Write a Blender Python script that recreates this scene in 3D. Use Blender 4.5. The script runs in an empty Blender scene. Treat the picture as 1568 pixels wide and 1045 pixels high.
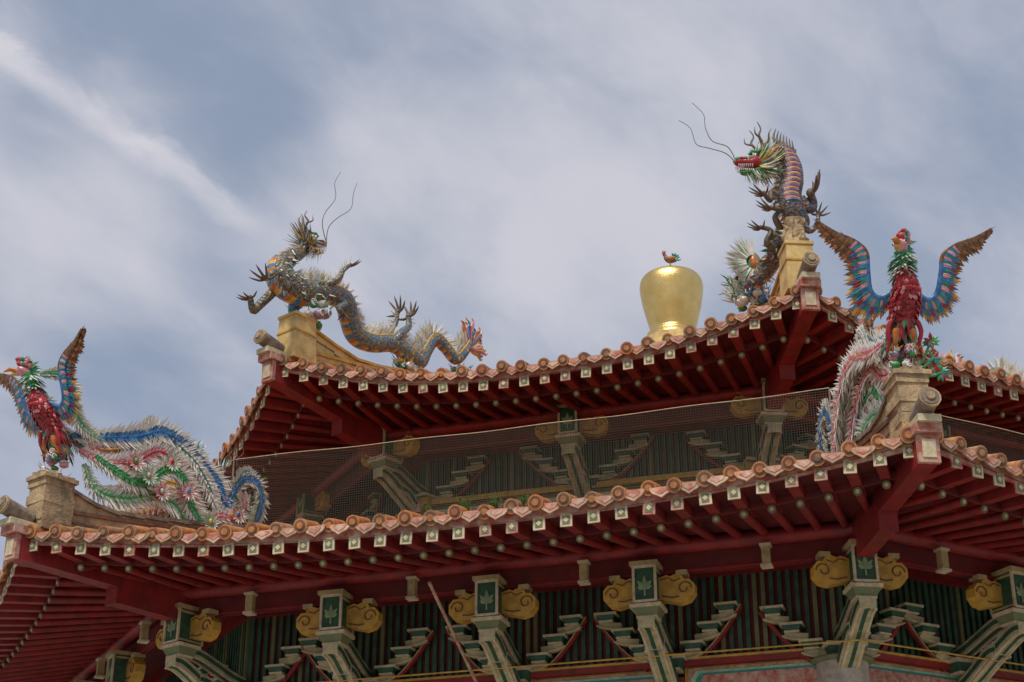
import bpy, math, random
from mathutils import Vector, Matrix
random.seed(7)
V=Vector
rad=math.radians
scene=bpy.context.scene
T22=math.tan(rad(22.5)); C22=math.cos(rad(22.5)); S22=math.sin(rad(22.5))
CX,CY=3.2,31.8

# ------------------------------------------------------------------ materials
MATS={}
def nd(nt,t,**k):
    n=nt.nodes.new(t)
    for a,b in k.items(): setattr(n,a,b)
    return n
def mat(name,c1,c2=None,rough=.6,metal=0,scale=6,bump=.15,voro=0,grime=.25,bscale=40,coat=0):
    m=bpy.data.materials.new(name); m.use_nodes=True; nt=m.node_tree
    b=nt.nodes['Principled BSDF']; L=nt.links.new
    c2=c2 or tuple(x*.6 for x in c1)
    tc=nd(nt,'ShaderNodeTexCoord'); 
    n=nd(nt,'ShaderNodeTexNoise'); n.inputs['Scale'].default_value=scale; n.inputs['Detail'].default_value=7; n.inputs['Roughness'].default_value=.65
    L(tc.outputs['Object'],n.inputs['Vector'])
    r=nd(nt,'ShaderNodeMapRange'); r.inputs[1].default_value=.38; r.inputs[2].default_value=.62
    L(n.outputs['Fac'],r.inputs[0])
    mx=nd(nt,'ShaderNodeMix',data_type='RGBA'); mx.inputs[6].default_value=(*c1,1); mx.inputs[7].default_value=(*c2,1)
    if voro:
        vo=nd(nt,'ShaderNodeTexVoronoi'); vo.inputs['Scale'].default_value=voro
        L(tc.outputs['Object'],vo.inputs['Vector'])
        rr=nd(nt,'ShaderNodeMapRange'); rr.inputs[1].default_value=.3; rr.inputs[2].default_value=.65
        L(vo.outputs['Distance'],rr.inputs[0]); L(rr.outputs[0],mx.inputs[0])
        hsrc=vo.outputs['Distance']
    else:
        L(r.outputs[0],mx.inputs[0]); hsrc=None
    n2=nd(nt,'ShaderNodeTexNoise'); n2.inputs['Scale'].default_value=2.3; n2.inputs['Detail'].default_value=9; n2.inputs['Roughness'].default_value=.7
    L(tc.outputs['Object'],n2.inputs['Vector'])
    r2=nd(nt,'ShaderNodeMapRange'); r2.inputs[1].default_value=.45; r2.inputs[2].default_value=.75; r2.inputs[3].default_value=0; r2.inputs[4].default_value=grime*1.6
    L(n2.outputs['Fac'],r2.inputs[0])
    mg=nd(nt,'ShaderNodeMix',data_type='RGBA'); mg.inputs[7].default_value=(.05,.045,.04,1)
    L(mx.outputs[2],mg.inputs[6]); L(r2.outputs[0],mg.inputs[0]); L(mg.outputs[2],b.inputs['Base Color'])
    b.inputs['Roughness'].default_value=rough; b.inputs['Metallic'].default_value=metal
    nb=nd(nt,'ShaderNodeTexNoise'); nb.inputs['Scale'].default_value=bscale; nb.inputs['Detail'].default_value=5
    L(tc.outputs['Object'],nb.inputs['Vector'])
    bp=nd(nt,'ShaderNodeBump'); bp.inputs['Strength'].default_value=bump; bp.inputs['Distance'].default_value=.02
    L(hsrc if hsrc else nb.outputs['Fac'],bp.inputs['Height']); L(bp.outputs[0],b.inputs['Normal'])
    MATS[name]=m; return m
mat('red',(.31,.018,.015),(.18,.011,.012),rough=.55,scale=5)
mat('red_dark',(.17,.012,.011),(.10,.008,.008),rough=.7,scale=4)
mat('red_faded',(.42,.09,.06),(.56,.38,.28),rough=.7,scale=9)
mat('tile',(.68,.27,.06),(.42,.13,.04),rough=.5,scale=11,grime=.35)
mat('tile2',(.56,.30,.12),(.26,.13,.06),rough=.55,scale=9,grime=.6)
mat('tile3',(.42,.15,.05),(.66,.33,.12),rough=.5,scale=13,grime=.45)
mat('tile_dark',(.24,.10,.05),(.12,.06,.04),rough=.6,scale=9,grime=.5)
mat('drip',(.46,.20,.11),(.60,.42,.29),rough=.7,scale=13,grime=.5)
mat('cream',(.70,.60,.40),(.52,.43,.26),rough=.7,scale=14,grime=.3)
mat('cream_warm',(.54,.42,.20),(.38,.29,.13),rough=.7,scale=10,grime=.35)  # darker, more golden cream paint for bracket and pendant trim
mat('arm',(.58,.49,.28),(.36,.32,.18),rough=.7,scale=8,grime=.35)
mat('green_d',(.03,.12,.06),(.015,.06,.035),rough=.6,scale=8)
mat('green_grey',(.12,.18,.08),(.22,.19,.09),rough=.7,scale=9)
mat('louver',(.05,.13,.07),(.025,.07,.045),rough=.6)
mat('leafpaint',(.34,.42,.20),(.2,.3,.16),rough=.7)
mat('ochre',(.64,.38,.06),(.46,.25,.04),rough=.55,scale=10)
mat('yellow_wall',(.72,.52,.20),(.54,.36,.13),rough=.8,scale=5,grime=.3)
mat('stone',(.56,.41,.22),(.32,.22,.13),rough=.9,scale=7,bump=.8,grime=.5)
mat('stone_dark',(.16,.12,.09),(.32,.25,.18),rough=.9,scale=9,bump=.5)
mat('column_stone',(.5,.44,.36),(.36,.31,.25),rough=.8,scale=12)
mat('black',(.015,.013,.012),rough=.5)
mat('horn',(.09,.06,.04),(.20,.15,.09),rough=.5,scale=20)
gl=dict(rough=.32,grime=.15)
mat('white',(.82,.80,.73),(.70,.67,.56),scale=14,**gl)
mat('g_green',(.03,.26,.09),(.10,.38,.12),scale=14,**gl)
mat('g_mint',(.22,.50,.28),(.5,.62,.42),scale=14,**gl)
mat('g_teal',(.02,.20,.18),(.05,.32,.22),scale=12,**gl)
mat('g_blue',(.03,.11,.36),(.08,.30,.52),scale=12,**gl)
mat('g_yellow',(.72,.48,.07),(.66,.32,.05),scale=12,**gl)
mat('g_orange',(.62,.24,.05),(.45,.12,.03),scale=12,**gl)
mat('g_red',(.48,.025,.03),(.3,.015,.03),scale=12,**gl)
mat('g_pink',(.76,.42,.40),(.62,.18,.22),scale=12,**gl)
mat('g_purple',(.20,.09,.20),(.45,.36,.42),scale=16,**gl)
mat('g_brown',(.10,.05,.03),(.26,.13,.05),scale=14,**gl)
mat('scale_dark',(.28,.16,.08),(.04,.08,.14),voro=24,bump=.8,rough=.3,grime=.2)
mat('scale_blue',(.03,.13,.30),(.26,.22,.09),voro=24,bump=.8,rough=.3,grime=.15)
mat('scale_neck',(.34,.22,.09),(.07,.11,.12),voro=22,bump=.8,rough=.35,grime=.3)
mat('scale_head',(.46,.29,.09),(.10,.14,.16),voro=16,bump=.8,rough=.35,grime=.25)
mat('scale_red',(.46,.02,.03),(.16,.01,.02),voro=26,bump=.9,rough=.25,grime=.1)
mat('gold',(.88,.64,.25),(.78,.52,.16),rough=.33,metal=1,scale=3,bump=.35,grime=.04,bscale=45)
mat('paving',(.42,.38,.33),(.32,.29,.25),rough=.9,scale=.6)
mat('plant',(.10,.22,.03),(.06,.12,.02),rough=.6)
m=bpy.data.materials.new('net'); m.use_nodes=True; nt=m.node_tree; L=nt.links.new
b=nt.nodes['Principled BSDF']; b.inputs['Base Color'].default_value=(.09,.09,.06,1); b.inputs['Roughness'].default_value=.8
tc=nd(nt,'ShaderNodeTexCoord'); sp=nd(nt,'ShaderNodeSeparateXYZ'); L(tc.outputs['Object'],sp.inputs[0])
def stripe(sock,period,frac):
    a=nd(nt,'ShaderNodeMath',operation='MULTIPLY'); a.inputs[1].default_value=1/period; L(sock,a.inputs[0])
    f=nd(nt,'ShaderNodeMath',operation='FRACT'); L(a.outputs[0],f.inputs[0])
    l=nd(nt,'ShaderNodeMath',operation='LESS_THAN'); l.inputs[1].default_value=frac; L(f.outputs[0],l.inputs[0]); return l.outputs[0]
s1=stripe(sp.outputs[0],.035,.10); s2=stripe(sp.outputs[2],.035,.10)
mx=nd(nt,'ShaderNodeMath',operation='MAXIMUM'); L(s1,mx.inputs[0]); L(s2,mx.inputs[1])
tr=nd(nt,'ShaderNodeBsdfTransparent'); ms=nd(nt,'ShaderNodeMixShader'); L(mx.outputs[0],ms.inputs[0]); L(tr.outputs[0],ms.inputs[1]); L(b.outputs[0],ms.inputs[2])
L(ms.outputs[0],nt.nodes['Material Output'].inputs[0]); MATS['net']=m

# ------------------------------------------------------------------ mesh builder
def cr(pts,n):
    pts=[tuple(p) for p in pts]; out=[]
    P=[pts[0]]+pts+[pts[-1]]
    for i in range(1,len(P)-2):
        for j in range(n):
            t=j/n; a,b_,c,d=P[i-1],P[i],P[i+1],P[i+2]
            out.append(tuple(.5*((2*b_[k])+(-a[k]+c[k])*t+(2*a[k]-5*b_[k]+4*c[k]-d[k])*t*t+(-a[k]+3*b_[k]-3*c[k]+d[k])*t**3) for k in range(len(a))))
    out.append(pts[-1]); return out
class MB:
    def __init__(s): s.v=[];s.f=[];s.m=[];s.s=[];s.names=[]
    def mi(s,n):
        if n not in s.names: s.names.append(n)
        return s.names.index(n)
    def add(s,vs,fs,m,smooth=False):
        o=len(s.v); s.v+= [tuple(v) for v in vs]
        for i,f in enumerate(fs):
            s.f.append(tuple(o+k for k in f)); s.m.append(s.mi(m(i) if callable(m) else m)); s.s.append(smooth)
    def box(s,c,size,m,M=None,taper=1.0):
        c=V(c); x,y,z=[a/2 for a in size]; vs=[]
        for dz in(-1,1):
            k=taper if dz<0 else 1
            for dx,dy in((-1,-1),(1,-1),(1,1),(-1,1)):
                p=V((dx*x*k,dy*y*k,dz*z)); 
                if M: p=M@p
                vs.append(c+p)
        s.add(vs,[(0,3,2,1),(4,5,6,7),(0,1,5,4),(1,2,6,5),(2,3,7,6),(3,0,4,7)],m)
    def sweep(s,pts,prof,m,up=(0,0,1),scales=None,smooth=False,closed=True,caps=True):
        pts=[V(p) for p in pts]; up=V(up); n=len(prof); vs=[]
        for i,p in enumerate(pts):
            t=(pts[min(i+1,len(pts)-1)]-pts[max(i-1,0)]).normalized()
            sd=t.cross(up); 
            if sd.length<1e-3: sd=t.cross(V((1,0,0.01)))
            sd.normalize(); b=sd.cross(t); k=scales[i] if scales else 1
            for a,c in prof: vs.append(p+sd*a*k+b*c*k)
        fs=[]
        for i in range(len(pts)-1):
            for j in range(n if closed else n-1):
                j2=(j+1)%n; fs.append((i*n+j,i*n+j2,(i+1)*n+j2,(i+1)*n+j))
        if caps: fs.append(tuple(range(n))[::-1]); fs.append(tuple((len(pts)-1)*n+j for j in range(n)))
        s.add(vs,fs,m,smooth)
    def bar(s,pts,w,h,m,up=(0,0,1)):
        s.sweep(pts,[(-w/2,-h/2),(w/2,-h/2),(w/2,h/2),(-w/2,h/2)],m,up)
    def tube(s,pts,rs,m,n=8,side=None,flat=1.0):
        pts=[V(p) for p in pts]
        if not hasattr(rs,'__len__'): rs=[rs]*len(pts)
        vs=[]; pn=None
        for i,p in enumerate(pts):
            t=(pts[min(i+1,len(pts)-1)]-pts[max(i-1,0)])
            t=t.normalized() if t.length>1e-9 else V((0,0,1))
            if side is not None: sd=V(side); nn=t.cross(sd)
            else:
                if pn is None: pn=t.orthogonal()
                nn=pn-t*pn.dot(t)
            if nn.length<1e-4: nn=t.orthogonal()
            nn.normalize(); pn=nn; sd=nn.cross(t)
            for k in range(n):
                a=2*math.pi*k/n
                vs.append(p+nn*math.cos(a)*rs[i]+sd*math.sin(a)*rs[i]*flat)
        fs=[];mm=[]
        for i in range(len(pts)-1):
            for j in range(n):
                j2=(j+1)%n; fs.append((i*n+j,i*n+j2,(i+1)*n+j2,(i+1)*n+j)); mm.append(m(i,j) if callable(m) else m)
        s.add(vs,fs,lambda i:mm[i],True)
        # end caps carry their own vertices so that the rim stays a crisp edge
        s.add(vs[:n],[tuple(range(n))[::-1]],mm[0]); s.add(vs[-n:],[tuple(range(n))],mm[-1])
    def cyl(s,p0,p1,r,m,n=10): s.tube([p0,p1],r,m,n)
    def spike(s,p,d,ln,r,m,bend=None,n=4):
        p=V(p); d=V(d).normalized()
        if bend is None: pts=[p,p+d*ln]; rs=[r,r*.08]
        else:
            bend=V(bend); pts=[p+d*ln*t+bend*ln*t*t for t in(0,.35,.7,1)]; rs=[r,r*.8,r*.45,r*.06]
        s.tube(pts,rs,m,n)
    def ball(s,c,r,m,M=None,n=10,k=7):
        c=V(c); r=r if hasattr(r,'__len__') else (r,r,r); vs=[];fs=[]
        for i in range(k+1):
            ph=math.pi*i/k
            for j in range(n):
                a=2*math.pi*j/n
                p=V((math.sin(ph)*math.cos(a)*r[0],math.sin(ph)*math.sin(a)*r[1],math.cos(ph)*r[2]))
                if M: p=M@p
                vs.append(c+p)
        for i in range(k):
            for j in range(n):
                j2=(j+1)%n; fs.append((i*n+j,(i+1)*n+j,(i+1)*n+j2,i*n+j2))
        s.add(vs,fs,m,True)
    def blade(s,p,d,nrm,ln,w,m,fold=.25):
        p=V(p); d=V(d).normalized(); sd=d.cross(V(nrm)); 
        if sd.length<1e-4: sd=d.orthogonal()
        sd.normalize(); nn=sd.cross(d)
        a=p-sd*w*.25; b=p+sd*w*.25; c1=p+d*ln*.55-sd*w*.5; c2=p+d*ln*.55+sd*w*.5; t=p+d*ln; md=p+d*ln*.5+nn*w*fold
        s.add([a,b,c2,t,c1,md],[(0,1,5),(1,2,5),(2,3,5),(3,4,5),(4,0,5)],m)
    def extr(s,outline,M,th,m,mside=None):
        n=len(outline); vs=[M@V((a,-th/2,b)) for a,b in outline]+[M@V((a,th/2,b)) for a,b in outline]
        s.add(vs,[tuple(range(n)),tuple(range(2*n-1,n-1,-1))],m)
        s.add(vs,[(i,(i+1)%n,n+(i+1)%n,n+i) for i in range(n)],mside or m)
    def lathe(s,prof,m,c=(0,0,0),n=32,smooth=True):
        c=V(c); vs=[c+V((r*math.cos(2*math.pi*j/n),r*math.sin(2*math.pi*j/n),z)) for r,z in prof for j in range(n)]
        fs=[(i*n+j,i*n+(j+1)%n,(i+1)*n+(j+1)%n,(i+1)*n+j) for i in range(len(prof)-1) for j in range(n)]
        s.add(vs,fs,m,smooth)
    def mesh(s,name):
        me=bpy.data.meshes.new(name); me.from_pydata(s.v,[],s.f)
        for n in s.names: me.materials.append(MATS[n])
        me.polygons.foreach_set('material_index',s.m); me.polygons.foreach_set('use_smooth',s.s); me.update(); return me
def obj(name,me,parent=None,M=None):
    o=bpy.data.objects.new(name,me); scene.collection.objects.link(o)
    if M is not None: o.matrix_world=M
    if parent: o.parent=parent
    return o
def empty(name):
    e=bpy.data.objects.new(name,None); scene.collection.objects.link(e); return e
temple=empty('octagonal_temple')
AX=Matrix.Translation((CX,CY,0))
def faceM(k): return AX@Matrix.Rotation(rad(162.5+45*k),4,'Z')
def cornM(k): return AX@Matrix.Rotation(rad(185+45*k),4,'Z')

# ------------------------------------------------------------------ roof tiers
class Tier: pass
def tier(name,R,zmid,ztip,inset,apoTop,zTop,a,N,yb,zb,lp=2.4):
    T=Tier(); T.apo=R*C22; T.R=R; half=T.apo*T22; lift=ztip-zmid; rise=zTop-zmid; T.yb=yb; T.zb=zb
    ye=lambda t:T.apo-inset*(1-abs(t)**2.5)
    def H(x,y):
        f=(T.apo-inset-y)/(T.apo-inset-apoTop); w=min(1,abs(x)/(y*T22+1e-6))
        return zmid+rise*(a*f+(1-a)*f*abs(f))+lift*w**lp*(1-max(f,0))**2
    def S(x,y):
        w=min(1,abs(x)/(y*T22+1e-6)); e=ye(w); g=min(1,max(0,(e-y)/(e-yb)))
        return (1-g)*(zmid+lift*w**lp-.16)+g*zb
    T.H=H;T.S=S;T.ye=ye
    mb=MB()
    nt_,nq=40,14; vs=[];fs=[]
    for i in range(nt_+1):
        t=-1+2*i/nt_
        for j in range(nq+1):
            y=ye(t)+(apoTop-ye(t))*j/nq; x=t*y*T22; vs.append((x,y,H(x,y)-.01))
    for i in range(nt_):
        for j in range(nq):
            q=i*(nq+1)+j; fs.append((q,q+1,q+nq+2,q+nq+1))
    mb.add(vs,fs,'tile_dark')
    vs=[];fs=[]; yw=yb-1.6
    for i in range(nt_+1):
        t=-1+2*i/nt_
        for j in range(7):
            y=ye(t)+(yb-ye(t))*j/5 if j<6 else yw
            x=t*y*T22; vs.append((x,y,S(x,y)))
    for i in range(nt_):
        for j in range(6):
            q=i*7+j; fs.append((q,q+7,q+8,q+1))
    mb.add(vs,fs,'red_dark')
    sp=2*half/N
    def wob(s): return random.uniform(-s,s)
    hp=[(.075*math.cos(math.pi*k/5),.08*math.sin(math.pi*k/5)) for k in range(6)]
    tm=('tile','tile2','tile','tile3')
    for i in range(N):
        x=-half+sp*(i+.5); t=x/half; e=ye(t); ymin=max(apoTop,abs(x)/T22+.02)
        if e-ymin>.15:
            ns=max(3,int((e-ymin)/.7)); pts=[(x,e-(e-ymin)*q/ns,H(x,e-(e-ymin)*q/ns)) for q in range(ns+1)]
            mb.sweep(pts,hp,'tile',closed=False,caps=False)
        z=H(x,e); dz=wob(.02); dx=wob(.018); dy=wob(.03); c=random.choice(tm); r=random.uniform(.078,.09)
        mb.tube([(x+dx,e-.34,z+.10+dz),(x+dx,e-.1,z+.035+dz),(x+dx,e+.06+dy,z-.005+dz)],[r*.9,r,r*1.02],c,14)
        mb.cyl((x+dx,e+.055+dy,z-.008+dz),(x+dx,e+.075+dy,z-.012+dz),r*1.10,random.choice(tm),14)
        mb.cyl((x+dx,e+.075+dy,z-.012+dz),(x+dx,e+.080+dy,z-.013+dz),r*.85,'tile_dark',12)
        mb.cyl((x+dx,e+.080+dy,z-.013+dz),(x+dx,e+.090+dy,z-.015+dz),r*.5,c,8)
        r0=e-.03; r1=max(e-1.05,abs(x)/T22+.12)
        if r0-r1>.1:
            mb.bar([(x,r0-(r0-r1)*q/3,S(x,r0-(r0-r1)*q/3)-.065) for q in range(4)],.12,.13,'red')
        zz=S(x,r0)-.068; Rw=Matrix.Rotation(wob(.06),3,'Y')
        mb.box((x,e-.02,zz),(.145,.02,.155),random.choice(('cream','cream','red_faded')),Rw)
        mb.box((x,e-.008,zz),(.09,.008,.10),'green_grey',Rw)
        mb.box((x,e-.002,zz),(.05,.006,.05),'cream',Matrix.Rotation(rad(45),3,'Y'))
        r0=e-.62; r1=max(yb,abs(x)/T22+.12)
        if r0-r1>.1:
            p0=V((x,r0,S(x,r0)-.19)); p1=V((x,r1,S(x,r1)-.06))
            mb.cyl(p0,p1,.052,'red',8); d=(p0-p1).normalized()
            mb.cyl(p0,p0+d*.012,.05,'green_grey',10); mb.cyl(p0+d*.012,p0+d*.02,.026,'cream',8)
    for i in range(1,N):
        x=-half+sp*i; t=max(-1,min(1,x/half)); e=ye(t); z=H(x,e)-.01+wob(.012)
        mb.box((x,e-.02,z+.0),(sp*.8,.16,.03),random.choice(tm),Matrix.Rotation(rad(-8),3,'X'))
        out=[(sp*.42*math.cos(math.pi+math.pi*k/8),.115*math.sin(math.pi+math.pi*k/8)*(1.0 if k!=4 else 1.25)) for k in range(9)]
        R_=Matrix.Rotation(rad(12+wob(8)),4,'X')@Matrix.Rotation(wob(.08),4,'Y')
        mb.extr(out,Matrix.Translation((x,e+.05,z-.0))@R_,.02,random.choice(('drip','drip','tile2')))
        out=[(a_*.6,b_*.6-.015) for a_,b_ in out]
        mb.extr(out,Matrix.Translation((x,e+.062,z-.0))@R_,.012,'red_faded')
    es=[(t*half,ye(t)) for t in [-1+2*i/40 for i in range(41)]]
    mb.bar([(x,y-.03,H(x,y)-.085) for x,y in es],.035,.15,'red_faded')
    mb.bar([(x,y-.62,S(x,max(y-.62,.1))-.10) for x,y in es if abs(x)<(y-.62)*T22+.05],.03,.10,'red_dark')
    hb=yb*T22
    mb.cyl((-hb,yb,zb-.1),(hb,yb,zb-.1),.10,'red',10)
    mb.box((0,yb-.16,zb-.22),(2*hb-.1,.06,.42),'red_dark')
    mb.box((0,yb-.125,zb-.40),(2*hb-.1,.02,.03),'red')
    me=mb.mesh(name+'_roof_side')
    for k in range(8): obj(f'{name}_roof_side_{k+1}',me,temple,faceM(k))
    hb_=MB(); rb=yb/C22
    hz=lambda r:H(r*S22,r*C22); sz=lambda r:S(r*S22,r*C22)
    T.hz=hz
    rr=[rb-.5+(R+.08-rb+.5)*i/8 for i in range(9)]
    hb_.bar([(0,r,sz(min(r,R))-.14) for r in rr],.22,.30,'red')
    hb_.bar([(0,r,sz(r)-.14-.25) for r in rr[:5]],.20,.22,'red')
    hb_.box((0,rr[4]+.01,sz(rr[4])-.39),(.23,.05,.25),'red')
    hb_.box((0,R+.10,sz(R)-.14),(.24,.06,.32),'red_faded')
    hb_.box((0,R+.135,sz(R)-.14),(.15,.02,.21),'cream')
    hb_.box((0,R+.0,sz(R)+.08),(.30,.40,.11),'red_faded')
    hb_.box((0,R+.05,sz(R)+.17),(.26,.42,.08),'cream')
    hb_.cyl((0,R-.1,hz(R)+.18),(0,R+.30,hz(R)+.27),.11,'stone_dark',14)
    hb_.cyl((0,R+.30,hz(R)+.27),(0,R+.34,hz(R)+.278),.125,'stone',14)
    hb_.cyl((0,R+.34,hz(R)+.278),(0,R+.35,hz(R)+.280),.10,'stone_dark',12)
    hb_.cyl((0,R+.35,hz(R)+.280),(0,R+.37,hz(R)+.284),.05,'stone',10)
    return T,hb_
lo,lh=tier('lower',14.67,8.24,8.58,.28,6.8,10.15,.7,34,11.15,8.40)
up,uh=tier('upper',10.63,11.78,12.38,.25,.6,15.85,.5,26,7.6,11.90)
def ridge(mb,T,r0,r1,w,h,mbase,mcap):
    n=16; rs=[r0+(r1-r0)*i/n for i in range(n+1)]
    mb.bar([(0,r,T.hz(r)+h/2-.05) for r in rs],w,h,mbase)
    mb.bar([(0,r,T.hz(r)+h-.04) for r in rs],w+.08,.05,mcap)
    mb.bar([(0,r,T.hz(r)+h*.45) for r in rs],w+.04,.03,mcap)
    hp=[(.1*math.cos(math.pi*k/6),.09*math.sin(math.pi*k/6)) for k in range(7)]
    mb.sweep([(0,r,T.hz(r)+h-.02) for r in rs],hp,'tile',closed=False)
ridge(lh,lo,7.3,14.4,.26,.34,'stone','tile_dark')
ridge(uh,up,.9,10.2,.22,.26,'yellow_wall','ochre')
LP=9.30; UP=13.15; RL=14.30; RU=10.2
def rock(mb,c,r,h,m):
    c=V(c); n=12; vs=[];fs=[]; k=8
    for i in range(k+1):
        for j in range(n):
            a=2*math.pi*j/n; q=r*(1-.25*i/k)*(1+.16*math.sin(3*a+i)+random.uniform(-.08,.08))
            vs.append(c+V((q*math.cos(a),q*math.sin(a),h*i/k)))
    for i in range(k):
        for j in range(n): fs.append((i*n+j,i*n+(j+1)%n,(i+1)*n+(j+1)%n,(i+1)*n+j))
    fs.append(tuple(k*n+j for j in range(n)))
    mb.add(vs,fs,m)
zb=lo.hz(14.3)
for q in range(6):
    h=(LP-zb)/6; lh.box((random.uniform(-.012,.012),RL+random.uniform(-.012,.012),zb+h*(q+.5)),(.36+random.uniform(-.02,.03),.46+random.uniform(-.02,.03),h+.004),'stone',Matrix.Rotation(random.uniform(-.04,.04),3,'Z'))
lh.box((0,RL,LP-.0),(.43,.52,.055),'stone')
for q in range(16): lh.box((random.uniform(-.17,.17),RL+random.uniform(-.22,.22),LP+.03),(.1,.12,.08),'stone',Matrix.Rotation(q,3,'Z'))
rs=[RL-.2-i*.4 for i in range(9)]
for i in range(8):
    r0,r1=rs[i],rs[i+1]; h0=max(.40,(LP-.1-lo.hz(r0))*(1-i/7)**1.3); h1=max(.38,(LP-.1-lo.hz(r1))*max(0,(1-(i+1)/7))**1.3); w=.14
    vs=[(-w,r0,lo.hz(r0)-.1),(w,r0,lo.hz(r0)-.1),(w,r0,lo.hz(r0)+h0),(-w,r0,lo.hz(r0)+h0),(-w,r1,lo.hz(r1)-.1),(w,r1,lo.hz(r1)-.1),(w,r1,lo.hz(r1)+h1),(-w,r1,lo.hz(r1)+h1)]
    lh.add(vs,[(1,0,4,5),(2,1,5,6),(3,2,6,7),(0,3,7,4)],'stone')
    lh.bar([(0,r0,lo.hz(r0)+h0),(0,r1,lo.hz(r1)+h1)],w*2+.08,.05,'stone_dark')
zb=up.hz(RU)
uh.box((0,RU,(zb+UP)/2),(.38,.42,UP-zb),'yellow_wall',taper=1.15)
uh.box((0,RU,UP),(.42,.46,.05),'yellow_wall'); uh.box((0,RU,UP-.28),(.43,.47,.03),'ochre')
hs=[(UP-.12-up.hz(RU-.2-i*.5))*max(0,(1-i/6.))**1.2 for i in range(7)]
for i in range(6):
    r0=RU-.2-i*.5; r1=r0-.5; h0=max(hs[i],.26);h1=max(hs[i+1],.26); w=.12
    vs=[(-w,r0,up.hz(r0)),(w,r0,up.hz(r0)),(w,r0,up.hz(r0)+h0),(-w,r0,up.hz(r0)+h0),(-w,r1,up.hz(r1)),(w,r1,up.hz(r1)),(w,r1,up.hz(r1)+h1),(-w,r1,up.hz(r1)+h1)]
    uh.add(vs,[(1,0,4,5),(2,1,5,6),(3,2,6,7),(0,3,7,4)],'yellow_wall')
    uh.bar([(0,r0,up.hz(r0)+h0),(0,r1,up.hz(r1)+h1)],w*2+.08,.045,'ochre')
    uh.bar([(0,r0,up.hz(r0)+h0-.16),(0,r1,up.hz(r1)+h1-.12)],w*2+.03,.02,'stone_dark')
ml=lh.mesh('lower_hip'); mu=uh.mesh('upper_hip')
for k in range(8):
    obj(f'lower_hip_{k+1}',ml,temple,cornM(k)); obj(f'upper_hip_{k+1}',mu,temple,cornM(k))

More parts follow.
